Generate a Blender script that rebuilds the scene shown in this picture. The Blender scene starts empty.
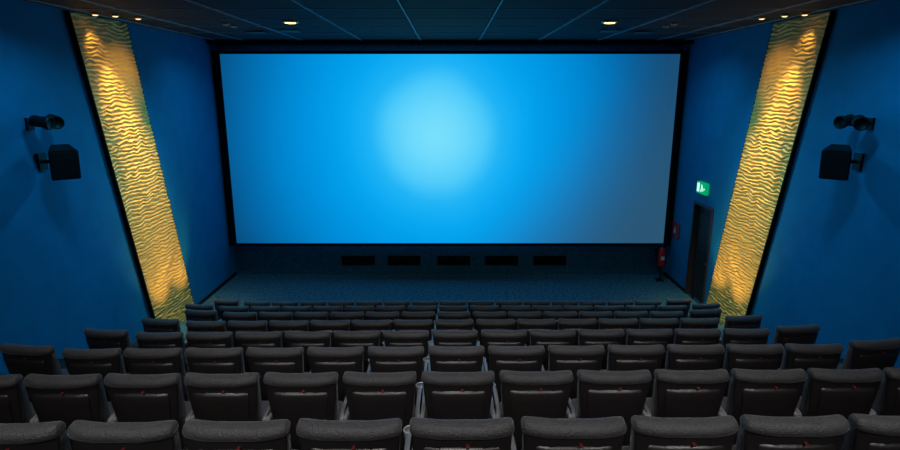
import bpy, bmesh, math, random
from mathutils import Vector, Matrix, noise
random.seed(4)
sc=bpy.context.scene
try:
    sc.view_settings.view_transform='Standard'
    sc.view_settings.look='None'
except Exception as e: print(e)
CZ=5.15
HW=6.2
def lin(c): 
    return tuple(((v/255)/12.92 if v/255<=.04045 else ((v/255+.055)/1.055)**2.4) for v in c)
# ---------- materials
def mat(name,col,rough=.6,metal=0,spec=.5,noise_amt=0,noise_scale=30,bump=0,bump_scale=200,emit=None,estr=0,coat=0,sheen=0):
    m=bpy.data.materials.new(name); m.use_nodes=True
    nt=m.node_tree; b=nt.nodes['Principled BSDF']
    b.inputs['Base Color'].default_value=(*col,1); b.inputs['Roughness'].default_value=rough
    b.inputs['Metallic'].default_value=metal; b.inputs['Specular IOR Level'].default_value=spec
    tc=nt.nodes.new('ShaderNodeTexCoord')
    if noise_amt:
        n=nt.nodes.new('ShaderNodeTexNoise'); n.inputs['Scale'].default_value=noise_scale; n.inputs['Detail'].default_value=6
        nt.links.new(tc.outputs['Object'],n.inputs['Vector'])
        r=nt.nodes.new('ShaderNodeValToRGB')
        r.color_ramp.elements[0].position=.3; r.color_ramp.elements[1].position=.7
        r.color_ramp.elements[0].color=(*[c*(1-noise_amt) for c in col],1)
        r.color_ramp.elements[1].color=(*[min(1,c*(1+noise_amt)) for c in col],1)
        nt.links.new(n.outputs['Fac'],r.inputs['Fac']); nt.links.new(r.outputs['Color'],b.inputs['Base Color'])
    if bump:
        n2=nt.nodes.new('ShaderNodeTexNoise'); n2.inputs['Scale'].default_value=bump_scale; n2.inputs['Detail'].default_value=3
        nt.links.new(tc.outputs['Object'],n2.inputs['Vector'])
        bp=nt.nodes.new('ShaderNodeBump'); bp.inputs['Strength'].default_value=bump; bp.inputs['Distance'].default_value=.01
        nt.links.new(n2.outputs['Fac'],bp.inputs['Height']); nt.links.new(bp.outputs['Normal'],b.inputs['Normal'])
    if emit:
        b.inputs['Emission Color'].default_value=(*emit,1); b.inputs['Emission Strength'].default_value=estr
    b.inputs['Coat Weight'].default_value=coat
    if sheen:
        b.inputs['Sheen Weight'].default_value=sheen; b.inputs['Sheen Roughness'].default_value=.4
    return m
M_wall=mat('blue_wall_paint',(.002,.20,.40),.75,spec=.2,noise_amt=.08,noise_scale=3,bump=.15,bump_scale=80)
M_front=mat('dark_blue_front_cloth',(.012,.105,.175),.9,spec=.1,noise_amt=.25,noise_scale=12)
M_ceil=mat('ceiling_tile',(.009,.018,.030),.8,spec=.2,noise_amt=.2,noise_scale=5)
M_bar=mat('ceiling_t_bar',(.20,.33,.42),.5)
M_floor=mat('carpet_teal',(.045,.155,.215),.95,spec=.1,noise_amt=.55,noise_scale=14,bump=.5,bump_scale=150)
M_terr=mat('carpet_terrace',(.035,.036,.04),.95,spec=.1,noise_amt=.4,noise_scale=25,bump=.5,bump_scale=150)
M_black=mat('black_masking',(.004,.005,.007),.8,spec=.1)
M_blackm=mat('black_metal',(.006,.006,.007),.5,spec=.3)
M_fab=mat('seat_fabric',(.046,.045,.048),.5,spec=.8,noise_amt=.35,noise_scale=60,bump=.7,bump_scale=110,sheen=.3)
M_shell=mat('seat_shell',(.021,.018,.0175),.36,spec=1.0,noise_amt=.12,noise_scale=8,bump=.2,bump_scale=45)
M_arm=mat('armrest_plastic',(.27,.27,.28),.35,spec=.6,noise_amt=.1,noise_scale=10)
M_cup=mat('cup_holder_rim',(.7,.7,.71),.3,metal=.6)
M_red=mat('seat_number_tag',(.22,.03,.03),.5)
M_gold=mat('gold_wave_panel',(.95,.54,.10),.5,spec=.4,noise_amt=.06,noise_scale=4)
M_exred=mat('extinguisher_red',(.6,.02,.02),.3)
M_sign=mat('sign_red',(.75,.03,.04),.5)
M_white=mat('white_pictogram',(.8,.8,.8),.5)
M_door=mat('door_brown',(.035,.022,.018),.5,noise_amt=.2,noise_scale=6)
M_frame=mat('door_frame',(.05,.035,.03),.4)
M_exit=mat('exit_green',(.0,.35,.12),.4,emit=(.0,.5,.18),estr=.6)
M_exitw=mat('exit_white',(.8,.9,.8),.4,emit=(.6,1,.8),estr=1.1)
M_lens=mat('lamp_lens',(1,.8,.4),.4,emit=(1,.65,.2),estr=4)
M_lensw=mat('lamp_lens_warm',(1,.7,.4),.4,emit=(1,.55,.25),estr=2.5)
M_chrome=mat('lamp_trim',(.5,.40,.25),.3,metal=.7)
M_grille=mat('speaker_grille',(.010,.010,.012),.6,noise_amt=.4,noise_scale=90)
# ---------- helpers
def mkobj(name,bm,mats,loc=(0,0,0),rot=(0,0,0),parent=None,smooth=False):
    me=bpy.data.meshes.new(name); bmesh.ops.recalc_face_normals(bm,faces=bm.faces); bm.to_mesh(me); bm.free()
    for m in mats: me.materials.append(m)
    if smooth:
        for p in me.polygons: p.use_smooth=True
    o=bpy.data.objects.new(name,me); sc.collection.objects.link(o)
    o.location=loc; o.rotation_euler=rot
    if parent: o.parent=parent
    return o
def empty(name,loc,rot=(0,0,0)):
    o=bpy.data.objects.new(name,None); sc.collection.objects.link(o); o.location=loc; o.rotation_euler=rot; o.empty_display_size=.2
    return o
def box(bm,x0,x1,y0,y1,z0,z1,mi=0,bev=0,M=None):
    t=bmesh.new()
    bmesh.ops.create_cube(t,size=1)
    bmesh.ops.scale(t,vec=(x1-x0,y1-y0,z1-z0),verts=t.verts)
    if bev: bmesh.ops.bevel(t,geom=t.edges[:],offset=bev,segments=2,affect='EDGES',profile=.6)
    bmesh.ops.translate(t,vec=((x0+x1)/2,(y0+y1)/2,(z0+z1)/2),verts=t.verts)
    if M is not None: bmesh.ops.transform(t,matrix=M,verts=t.verts)
    add(bm,t,mi)
def add(bm,t,mi=0,sm=False):
    mp={}
    for v in t.verts: mp[v]=bm.verts.new(v.co)
    for f in t.faces:
        try:
            nf=bm.faces.new([mp[v] for v in f.verts]); nf.material_index=mi; nf.smooth=sm or f.smooth
        except ValueError: pass
    t.free()
def loft(bm,levels,mi=0,n=32,e=5,M=None):
    """levels: (z,cx,cy,hw,hd,curve)"""
    t=bmesh.new(); rings=[]
    for (z,cx,cy,hw,hd,cv) in levels:
        r=[]
        for i in range(n):
            a=2*math.pi*(i+.5)/n
            c,s=math.cos(a),math.sin(a)
            x=hw*math.copysign(abs(c)**(2/e),c); y=hd*math.copysign(abs(s)**(2/e),s)
            y+=cv*(x/max(hw,1e-4))**2 
            r.append(t.verts.new((cx+x,cy+y,z)))
        rings.append(r)
    for a,b in zip(rings,rings[1:]):
        for i in range(n): t.faces.new((a[i],a[(i+1)%n],b[(i+1)%n],b[i]))
    t.faces.new(rings[0][::-1]); t.faces.new(rings[-1])
    for f in t.faces: f.smooth=True
    if M is not None: bmesh.ops.transform(t,matrix=M,verts=t.verts)
    add(bm,t,mi,True)
def lathe(bm,prof,n=24,mi=0,M=None):
    loft(bm,[(z,0,0,r,r,0) for r,z in prof],mi,n,2,M)
def tube(bm,pts,r,mi=0,n=8):
    t=bmesh.new(); rings=[]
    pts=[Vector(p) for p in pts]
    for i,p in enumerate(pts):
        d=(pts[min(i+1,len(pts)-1)]-pts[max(i-1,0)]).normalized()
        u=d.orthogonal().normalized() if i==0 else (u-d*u.dot(d)).normalized()
        w=d.cross(u)
        rings.append([t.verts.new(p+u*r*math.cos(2*math.pi*k/n)+w*r*math.sin(2*math.pi*k/n)) for k in range(n)])
    for a,b in zip(rings,rings[1:]):
        for i in range(n): t.faces.new((a[i],a[(i+1)%n],b[(i+1)%n],b[i]))
    t.faces.new(rings[0][::-1]); t.faces.new(rings[-1])
    add(bm,t,mi,True)
T=Matrix.Translation
def R(a,ax): return Matrix.Rotation(math.radians(a),4,ax)
# ---------- room
YB=-3.0; YF=15.55; ZC=CZ+1.27
bm=bmesh.new(); box(bm,-HW-.2,-HW,YB,YF+.2,-.2,ZC+.1); mkobj('wall_left',bm,[M_wall])
DY0,DY1,DZ=13.0,13.95,2.42
bm=bmesh.new()
box(bm,HW,HW+.2,YB,DY0,-.2,ZC+.1); box(bm,HW,HW+.2,DY1,YF+.2,-.2,ZC+.1); box(bm,HW,HW+.2,DY0,DY1,DZ,ZC+.1)
mkobj('wall_right',bm,[M_wall])
bm=bmesh.new(); box(bm,-HW,HW,YF,YF+.2,-.2,ZC+.1); mkobj('wall_front',bm,[M_front])
bm=bmesh.new(); box(bm,-HW-.2,HW+.2,YB-.2,YB,-.2,ZC+.1); mkobj('wall_back',bm,[M_front])
# floor with terraces
NR=8; Y1=2.53; DYR=1.18; DZR=.3614
def rowy(i): return Y1+DYR*i
def rowf(i): return CZ-2.62-DZR*i   # i=0 near
bm=bmesh.new(); box(bm,-HW,HW,rowy(6)+DYR-.35,YF,-.2,0); mkobj('floor',bm,[M_floor])
bm=bmesh.new()
for i in range(-4,7):
    y0=rowy(i)-.35; y1=rowy(i+1)-.35
    if i==-4: y0=YB
    box(bm,-HW,HW,y0,y1,-.2,rowf(i))
    box(bm,-HW,HW,y1-.03,y1+.012,rowf(i)-.03,rowf(i)+.004,1)
    for s in (-1,1):
        xa,xb=sorted((s*4.75,s*(HW-.01)))
        if i<6: box(bm,xa,xb,y1,y1+.42,rowf(i+1)-.05,rowf(i)-DZR/2)
        else: box(bm,xa,xb,y1,y1+.42,0,rowf(i)/2)
mkobj('floor_terrace',bm,[M_terr,M_blackm])
# ceiling
bm=bmesh.new()
box(bm,-HW-.2,HW+.2,YB,YF+.2,ZC+.05,ZC+.2)
mkobj('ceiling',bm,[M_ceil])
bm=bmesh.new()
xs=[-6.0,-5.28,-3.78,-2.26,-.75,.75,2.26,3.78,5.28,6.0]
ys=[YB+.1+1.24*k for k in range(15)]
for x in xs: box(bm,x-.012,x+.012,YB,YF,ZC+.005,ZC+.05,1)
for y in ys: box(bm,-HW,HW,y-.008,y+.008,ZC+.01,ZC+.05,1)
for a,b in zip([-HW]+xs,xs+[HW]):
    for c,d in zip([YB]+ys,ys+[YF]):
        if b-a>.1 and d-c>.1: box(bm,a+.03,b-.03,c+.02,d-.02,ZC+.018,ZC+.052,0)
mkobj('ceiling_tile_grid',bm,[M_ceil,M_bar])
bm=bmesh.new(); box(bm,-HW,HW,15.0,YF,CZ+1.2,ZC+.01); mkobj('trim_soffit',bm,[M_black])
for s,n in ((-1,'left'),(1,'right')):
    bm=bmesh.new(); a,b=sorted((s*HW,s*(HW-.02)))
    if s<0: box(bm,a,b,rowy(7)+.5,YF,0,.09)
    else:
        box(bm,a,b,rowy(7)+.5,DY0-.07,0,.09); box(bm,a,b,DY1+.07,YF,0,.09)
    mkobj('baseboard_'+n,bm,[M_blackm])
# ---------- screen
SX=6.0; SZ0,SZ1=CZ-4.14,CZ+.96; SY=15.3
scr=empty('cinema_screen',(0,SY,(SZ0+SZ1)/2))
m=bpy.data.materials.new('painted_projector_glow'); m.use_nodes=True; nt=m.node_tree; nt.nodes.clear()  # projector light painted as an emission gradient, hotspot and dim corner included
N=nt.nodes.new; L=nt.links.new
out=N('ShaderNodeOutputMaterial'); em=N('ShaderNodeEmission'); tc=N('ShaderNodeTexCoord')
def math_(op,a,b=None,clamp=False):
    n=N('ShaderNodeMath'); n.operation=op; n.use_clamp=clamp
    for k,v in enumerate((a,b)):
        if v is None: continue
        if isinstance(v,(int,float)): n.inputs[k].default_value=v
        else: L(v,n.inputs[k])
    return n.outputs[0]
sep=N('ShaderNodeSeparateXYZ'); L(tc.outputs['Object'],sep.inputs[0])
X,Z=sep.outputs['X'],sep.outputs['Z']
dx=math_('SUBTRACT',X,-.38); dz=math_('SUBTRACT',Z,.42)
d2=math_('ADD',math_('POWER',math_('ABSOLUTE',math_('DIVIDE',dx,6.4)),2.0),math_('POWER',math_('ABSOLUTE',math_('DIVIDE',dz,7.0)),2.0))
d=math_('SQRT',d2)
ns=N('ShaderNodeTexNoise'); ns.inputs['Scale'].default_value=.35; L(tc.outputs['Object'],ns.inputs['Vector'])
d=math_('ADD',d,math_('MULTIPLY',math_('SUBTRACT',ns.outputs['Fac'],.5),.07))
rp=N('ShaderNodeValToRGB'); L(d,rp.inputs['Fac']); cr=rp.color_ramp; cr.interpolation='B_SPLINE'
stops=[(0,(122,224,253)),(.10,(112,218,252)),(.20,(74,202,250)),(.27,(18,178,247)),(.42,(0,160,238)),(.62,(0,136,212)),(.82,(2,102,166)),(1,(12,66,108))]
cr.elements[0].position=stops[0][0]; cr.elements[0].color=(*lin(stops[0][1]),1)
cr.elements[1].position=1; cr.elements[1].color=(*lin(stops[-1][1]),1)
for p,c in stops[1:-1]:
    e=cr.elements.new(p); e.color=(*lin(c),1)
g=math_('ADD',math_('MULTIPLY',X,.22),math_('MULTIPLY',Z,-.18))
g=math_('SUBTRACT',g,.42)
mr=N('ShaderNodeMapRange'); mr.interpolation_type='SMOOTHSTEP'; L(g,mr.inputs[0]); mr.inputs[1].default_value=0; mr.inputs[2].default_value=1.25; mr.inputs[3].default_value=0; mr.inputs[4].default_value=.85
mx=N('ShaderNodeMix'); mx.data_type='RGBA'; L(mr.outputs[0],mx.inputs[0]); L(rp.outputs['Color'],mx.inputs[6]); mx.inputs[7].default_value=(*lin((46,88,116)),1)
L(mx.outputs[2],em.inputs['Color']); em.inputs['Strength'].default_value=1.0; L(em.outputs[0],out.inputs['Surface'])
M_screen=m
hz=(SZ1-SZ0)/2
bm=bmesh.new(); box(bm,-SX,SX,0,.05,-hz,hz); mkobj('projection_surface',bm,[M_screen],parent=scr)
bm=bmesh.new()
box(bm,-SX-.17,-SX,-.08,.1,-hz-.06,hz+.08,0,.01); box(bm,SX,SX+.17,-.08,.1,-hz-.06,hz+.08,0,.01)
box(bm,-SX,SX,-.08,.1,hz,hz+.08,0); box(bm,-SX,SX,-.08,.1,-hz-.06,-hz,0)
mkobj('masking_frame',bm,[M_black],parent=scr)
# ---------- grilles
for k,x in enumerate((-2.64,-1.32,.11,1.49,2.87)):
    bm=bmesh.new()
    w,h=.47,.13
    box(bm,-w,w,.0,.03,-h,h,0)
    box(bm,-w,w,-.02,.0,h-.02,h,0); box(bm,-w,w,-.02,.0,-h,-h+.02,0); box(bm,-w,-w+.02,-.02,0,-h,h,0); box(bm,w-.02,w,-.02,0,-h,h,0)
    for j in range(5):
        z=-h+.045+j*.043
        box(bm,-w+.02,w-.02,-.015,.0,z-.004,z+.008,0,M=None)
    mkobj('ventilation_grille',bm,[M_black],loc=(x,YF-.03,CZ-4.72))
# ---------- golden wave panels
def panel(s):
    zb,zt=.02,ZC-.0
    na,nb=110,1000
    bm=bmesh.new(); vs=[]
    for j in range(nb+1):
        b=j/nb; z=zb+(zt-zb)*b; y0=11.08+(9.62-11.08)*b
        row=[]
        for i in range(na+1):
            a=i/na; y=y0+1.66*a
            ph=z*2*math.pi/.074+ 3.8*noise.noise(Vector((y*2.6,z*2.4,3.3*s)))+3.8*noise.noise(Vector((y*6,z*7.5,9.1)))
            r=(.5+.5*math.sin(ph))**1.2*(.75+.6*noise.noise(Vector((y*7,z*10,5))))
            x=HW-.05-.023*r
            row.append(bm.verts.new((s*x,y,z)))
        vs.append(row)
    for j in range(nb):
        for i in range(na):
            f=bm.faces.new((vs[j][i],vs[j][i+1],vs[j+1][i+1],vs[j+1][i])); f.smooth=True
    p=empty('wave_wall_panel',(0,0,0))
    o=mkobj('wave_relief',bm,[M_gold],parent=p)
    bm=bmesh.new()
    def slab(ya,yb,xa,xb):
        v=[bm.verts.new((s*x,y,z)) for z,o_ in ((zb,0),(zt,-1.46)) for x in (xa,xb) for y in (11.08+ya+o_,11.08+yb+o_)]
        for q in ((0,1,3,2),(4,5,7,6),(0,1,5,4),(2,3,7,6),(0,2,6,4),(1,3,7,5)): bm.faces.new([v[k] for k in q])
    slab(-.01,1.67,HW-.04,HW-.002)
    slab(-.04,-.003,HW-.075,HW-.002); slab(1.663,1.675,HW-.06,HW-.002)
    mkobj('backing_frame',bm,[M_black],parent=p)
panel(-1); panel(1)
# ---------- lights
def light(kind,name,loc,energy,col,parent=None,rot=None,target=None,**kw):
    l=bpy.data.lights.new(name,kind); l.energy=energy; l.color=col
    for k,v in kw.items(): setattr(l,k,v)
    o=bpy.data.objects.new(name,l); sc.collection.objects.link(o); o.location=loc
    if target is not None:
        o.rotation_euler=(Vector(target)-Vector(loc)).to_track_quat('-Z','Y').to_euler()
    if parent:
        o.parent=parent; o.matrix_parent_inverse=parent.matrix_world.inverted()
    return o
def downlight(x,y,r,lens,energy,col,target=None,size=100,name='ceiling_downlight',blend=.8):
    p=empty(name,(x,y,ZC)); bpy.context.view_layer.update()
    bm=bmesh.new(); 
    lathe(bm,[(r*1.25,.02),(r*1.25,-.012),(r*1.05,-.02),(r*.95,-.012)],24)
    mkobj('trim_ring',bm,[M_chrome],parent=p)
    bm=bmesh.new(); lathe(bm,[(r*.85,-.01),(r*.85,-.022),(r*.5,-.028)],20)
    mkobj('lens',bm,[lens],parent=p)
    light('SPOT','lamp',(x,y,ZC-.06),energy,col,parent=p,target=target or (x,y,0),spot_size=math.radians(size),spot_blend=blend,shadow_soft_size=r)
for x in (-2.98,2.98): downlight(x,11.1,.12,M_lens,30,(1,.85,.6),size=120)
WARM=(1,.74,.32)
for s in (-1,1):
    for (x,y,en,ty,tz,sz) in ((5.94,9.98,22,10.8,-.9,80),(5.70,10.15,300,11.3,-2.5,50),(5.50,10.5,620,11.75,-4.0,38)):
        downlight(s*x,y,.05,M_lensw,en,WARM,target=(s*6.16,ty,CZ+tz),size=sz,name='ceiling_spotlight',blend=1)
    for (x,y,en,ty,tz,sz) in ((4.3,11.4,85,10.85,.15,44),(4.3,11.8,110,11.4,-2.2,34)):  # extra spots, added to even out the light on the gold panels
        downlight(s*x,y,.05,M_chrome,en,WARM,target=(s*6.16,ty,CZ+tz),size=sz,name='ceiling_spotlight',blend=1)
    p=empty('floor_uplight',(s*5.50,11.95,0)); bpy.context.view_layer.update()
    bm=bmesh.new(); box(bm,-.1,.1,-.6,.6,0,.06,0,.01); box(bm,-.05,.05,-.56,.56,.055,.064,0)
    mkobj('housing',bm,[M_blackm],parent=p)
    for dy in (-.45,.45):
        light('SPOT','lamp',(s*5.50,11.95+dy,.1),130,(1,.75,.33),parent=p,target=(s*6.18,11.5+dy,CZ-2.0),spot_size=math.radians(68),spot_blend=1,shadow_soft_size=.06)
# house lights over seats (neutral) and added rear fill
for x in (-2.6,0,2.6):
    downlight(x,5.6,.2,M_lens,80,(.97,.98,1),size=100)
    downlight(x,2.2,.2,M_lens,90,(.97,.98,1),target=(x,3.2,2),size=95)
    downlight(x,-.6,.2,M_lens,210,(1,.97,.96),target=(x*.75,4.4,2.2),size=68,blend=1)  # added fill from behind the camera, brightens the seat backs
# blue wall-wash, ceiling units added to brighten the walls
for s in (-1,1):
    for (x,y,en,tg,sp) in ((4.6,7.6,20,(6.2,8.2,CZ-4.0),120),(4.2,12.9,18,(6.2,13.4,CZ-3.2),110),(3.4,12.6,34,(6.2,8.8,CZ-3.6),80)):
        p=empty('added_wall_wash',(s*x,y,ZC)); bpy.context.view_layer.update()
        bm=bmesh.new(); box(bm,-.2,.2,-.2,.2,-.02,0,0,.008)
        mkobj('housing',bm,[M_blackm],parent=p)
        light('AREA','lamp',(s*x,y,ZC-.05),en,(.04,.60,1),parent=p,target=(s*tg[0],tg[1],tg[2]),shape='RECTANGLE',size=.4,size_y=.4,spread=math.radians(sp))
# ---------- seats
bm=bmesh.new()
MR=T((0,.09,.38))@R(8,'X')@T((0,0,-.38))   # recline: top toward -y
loft(bm,[(.34,0,.015,.20,.035,.02),(.36,0,.015,.225,.05,.02),(.6,0,.01,.237,.05,.03),(.85,0,.0,.252,.045,.035),(.95,0,.0,.255,.04,.035)],0,36,5,MR)
loft(bm,[(.24,0,-.035,.17,.012,.01),(.26,0,-.04,.195,.02,.02),(.45,0,-.045,.215,.024,.028),(.7,0,-.048,.236,.024,.034),(.86,0,-.045,.252,.022,.036),(.93,0,-.036,.256,.018,.036),(.965,0,-.03,.258,.018,.036)],1,36,6,MR)
loft(bm,[(.36,0,-.062,.15,.012,.015),(.38,0,-.066,.165,.012,.018),(.80,0,-.070,.195,.012,.022),(.86,0,-.062,.20,.012,.022),(.89,0,-.05,.19,.01,.02)],1,36,7,MR)
loft(bm,[(.94,0,-.018,.255,.04,.036),(.945,0,-.018,.263,.050,.036),(.96,0,-.018,.266,.055,.036),(.977,0,-.016,.265,.052,.036),(.992,0,-.014,.259,.042,.034),(1.0,0,-.012,.248,.03,.03),(1.003,0,-.012,.22,.016,.024)],0,44,6,MR)
loft(bm,[(.36,0,.33,.2,.2,0),(.38,0,.33,.225,.225,0),(.44,0,.33,.235,.235,0),(.47,0,.33,.225,.225,0),(.48,0,.33,.19,.19,0)],0,36,4.5)
box(bm,.02,.036,-.072,-.05,.898,.908,4,0,MR)
for s in (-1,1):
    x=s*.272
    box(bm,x-.012,x+.012,.12,.42,.0,.58,2,.006)
    loft(bm,[(.575,x,.27,.02,.22,0),(.585,x,.27,.026,.23,0),(.615,x,.27,.026,.23,0),(.625,x,.27,.02,.22,0)],2,24,4)
    box(bm,x-.012,x+.012,.05,.14,.3,.62,2,.005)
    box(bm,x-.02,x+.02,.08,.46,0,.02,2,.005)
cx,cy=.272,.52
bmr=[(cx+.042*math.cos(a),cy+.042*math.sin(a),.62) for a in [k*math.pi/10 for k in range(21)]]
tube(bm,bmr,.006,3,8)
lathe(bm,[(.03,.52),(.036,.525),(.04,.615)],20,2,T((cx,cy,0)))
seatmesh_o=mkobj('cinema_seat',bm,[M_fab,M_shell,M_arm,M_cup,M_red])
seatmesh=seatmesh_o.data
first=True
P=.57
for i in range(8):
    K=8 if i>=6 else 7
    for k in range(-K,K+1):
        x=.06+k*P; y=rowy(i)+.015*x*(1 if i<5 else .3); rz=0
        if abs(k)==K:
            x+=math.copysign(.1,k); y+=.09; rz=math.radians(7)*(1 if k>0 else -1)
        if first: o=seatmesh_o; first=False
        else:
            o=bpy.data.objects.new('cinema_seat',seatmesh); sc.collection.objects.link(o)
        o.location=(x,y,rowf(i)+.002 if i<7 else .002)
        o.rotation_euler=(0,0,rz)
# ---------- speakers
def speaker(s):
    bm=bmesh.new()
    w,h=.19,.23
    t=bmesh.new()
    v=[t.verts.new(c) for c in ((-w,-.18,-h),(w,-.18,-h),(w,-.18,h),(-w,-.18,h),(-w*.65,.15,-h*.75),(w*.65,.15,-h*.75),(w*.65,.15,h),(-w*.65,.15,h))]
    for q in ((0,1,2,3),(4,5,6,7),(0,1,5,4),(1,2,6,5),(2,3,7,6),(3,0,4,7)): t.faces.new([v[k] for k in q])
    bmesh.ops.recalc_face_normals(t,faces=t.faces)
    bmesh.ops.bevel(t,geom=t.edges[:],offset=.012,segments=2,affect='EDGES'); add(bm,t,0)
    box(bm,-w+.02,w-.02,-.192,-.178,-h+.02,h-.02,1,.004)
    p=empty('wall_speaker',(s*5.86,8.52,CZ-1.03))
    c=mkobj('cabinet',bm,[M_blackm,M_grille],rot=(math.radians(14),0,math.radians(s*-40)),parent=p)
    bm=bmesh.new()
    box(bm,s*.32-.02,s*.32+.02,-.09,.09,-.13,.13,0,.005) 
    a,b=sorted((s*.12,s*.32)); box(bm,a,b,-.025,.025,-.025,.025,0,.004)
    mkobj('bracket',bm,[M_blackm],parent=p)
speaker(-1); speaker(1)
def stagelight(s):
    p=empty('stage_spotlight',(s*5.92,8.4,CZ-.46))
    bm=bmesh.new()
    box(bm,s*.26-.02,s*.26+.02,-.07,.07,-.09,.09,0,.005)
    a,b=sorted((s*.02,s*.26)); box(bm,a,b,-.02,.02,-.02,.02,0,.004)
    box(bm,-.015,.015,-.2,.2,-.03,-.01,0,.003)
    mkobj('bracket',bm,[M_blackm],parent=p)
    for q,ang in ((-.14,35),(.14,-10)):
        bm=bmesh.new()
        M=R(s*-60+ang,'Z')@R(100,'X')
        lathe(bm,[(.05,-.13),(.075,-.11),(.08,-.02),(.08,.03),(.1,.1),(.1,.14),(.085,.142),(.08,.12)],20,0,M)
        box(bm,-.1,-.085,-.02,.02,-.02,.1,0,.003,M); box(bm,.085,.1,-.02,.02,-.02,.1,0,.003,M)
        for z in (-.09,-.07,-.05): lathe(bm,[(.08,z),(.086,z+.002),(.086,z+.006),(.08,z+.008)],20,0,M)
        mkobj('lamp_can',bm,[M_blackm],loc=(0,q,.04),parent=p)
stagelight(-1); stagelight(1)
# ---------- door
d=empty('door_1',(HW,0,0))
bm=bmesh.new(); box(bm,.1,.15,DY0+.02,DY1-.02,.005,DZ-.02,0,.004)
box(bm,.085,.1,DY0+.12,DY1-.12,1.25,2.2,0,.004); box(bm,.085,.1,DY0+.12,DY1-.12,.2,1.1,0,.004)
mkobj('leaf',bm,[M_door],parent=d)
bm=bmesh.new(); tube(bm,[(.1,DY0+.1,1.05),(.04,DY0+.1,1.05),(.04,DY0+.22,1.05)],.011)
mkobj('handle',bm,[M_chrome],parent=d)
bm=bmesh.new(); box(bm,-.03,.19,DY0-.06,DY0+.005,0,DZ+.06); box(bm,-.03,.19,DY1-.005,DY1+.06,0,DZ+.06); box(bm,-.03,.19,DY0,DY1,DZ-.005,DZ+.06)
mkobj('door_frame',bm,[M_frame],parent=d)
# ---------- exit sign
e=empty('exit_sign',(HW-.06,13.55,CZ-2.28))
bm=bmesh.new(); box(bm,-.03,.06,-.25,.25,-.14,.14,0,.008); mkobj('casing',bm,[M_exit],parent=e)
bm=bmesh.new()
def q(ya,yb,za,zb): box(bm,-.034,-.029,ya,yb,za,zb)
q(.08,.2,-.1,.11)
q(-.06,-.02,.05,.09); q(-.09,-.03,-.02,.05); q(-.14,-.09,-.06,-.02); q(-.04,.0,-.09,-.02); q(-.22,-.15,-.01,.015)
mkobj('pictogram',bm,[M_exitw],parent=e)
# ---------- fire sign
f=empty('fire_alarm_sign',(HW-.01,15.0,CZ-3.68))
bm=bmesh.new(); box(bm,-.02,.008,-.27,.27,-.2,.2,0,.004); mkobj('plate',bm,[M_sign],parent=f)
bm=bmesh.new()
t=bmesh.new()
pts=[(-.08,-.12),(.0,-.15),(.08,-.1),(.09,0),(.04,.06),(.03,.14),(-.04,.07),(-.05,.0),(-.09,.03)]
vv=[t.verts.new((-.024,a*.7,b*.7)) for a,b in pts]; t.faces.new(vv); add(bm,t)
mkobj('flame_pictogram',bm,[M_white],parent=f)
# ---------- fire extinguisher
x=empty('fire_extinguisher',(5.88,15.02,.42))
bm=bmesh.new()
lathe(bm,[(.075,0),(.09,.01),(.092,.06),(.092,.42),(.085,.47),(.06,.515),(.03,.535),(.028,.56)],24)
mkobj('cylinder_body',bm,[M_exred],parent=x)
bm=bmesh.new(); lathe(bm,[(.028,.56),(.03,.6),(.02,.61)],16)
box(bm,-.012,.012,-.13,.02,.6,.615,0,.003); box(bm,-.012,.012,-.12,.02,.635,.65,0,.003,R(6,'X'))
tube(bm,[(.03,0,.58),(.09,-.03,.57),(.125,-.04,.48),(.125,-.03,.3),(.11,-.03,.16)],.012)
lathe(bm,[(.012,.05),(.022,.06),(.014,.16)],12,0,T((.11,-.03,0)))
mkobj('valve_and_hose',bm,[M_blackm],parent=x)
bm=bmesh.new(); box(bm,-.05,.05,.09,.52,.3,.34,0,.004); box(bm,-.1,.1,-.1,.1,-.42,-.4,0,.004); box(bm,-.015,.015,-.015,.015,-.4,.0,0)
mkobj('stand_bracket',bm,[M_blackm],parent=x)
bm=bmesh.new(); box(bm,-.05,.05,-.0945,-.088,.2,.3,0,.002); mkobj('label',bm,[M_white],parent=x)
# ---------- world
w=bpy.data.worlds.new('World'); sc.world=w; w.use_nodes=True
w.node_tree.nodes['Background'].inputs[0].default_value=(.02,.05,.1,1); w.node_tree.nodes['Background'].inputs[1].default_value=.3
# ---------- camera
cd=bpy.data.cameras.new('camera'); cam=bpy.data.objects.new('camera',cd); sc.collection.objects.link(cam)
cd.sensor_width=36; cd.lens=22.52; cam.location=(0,0,CZ); cam.rotation_euler=(math.radians(90-13.3),0,0)
sc.camera=cam
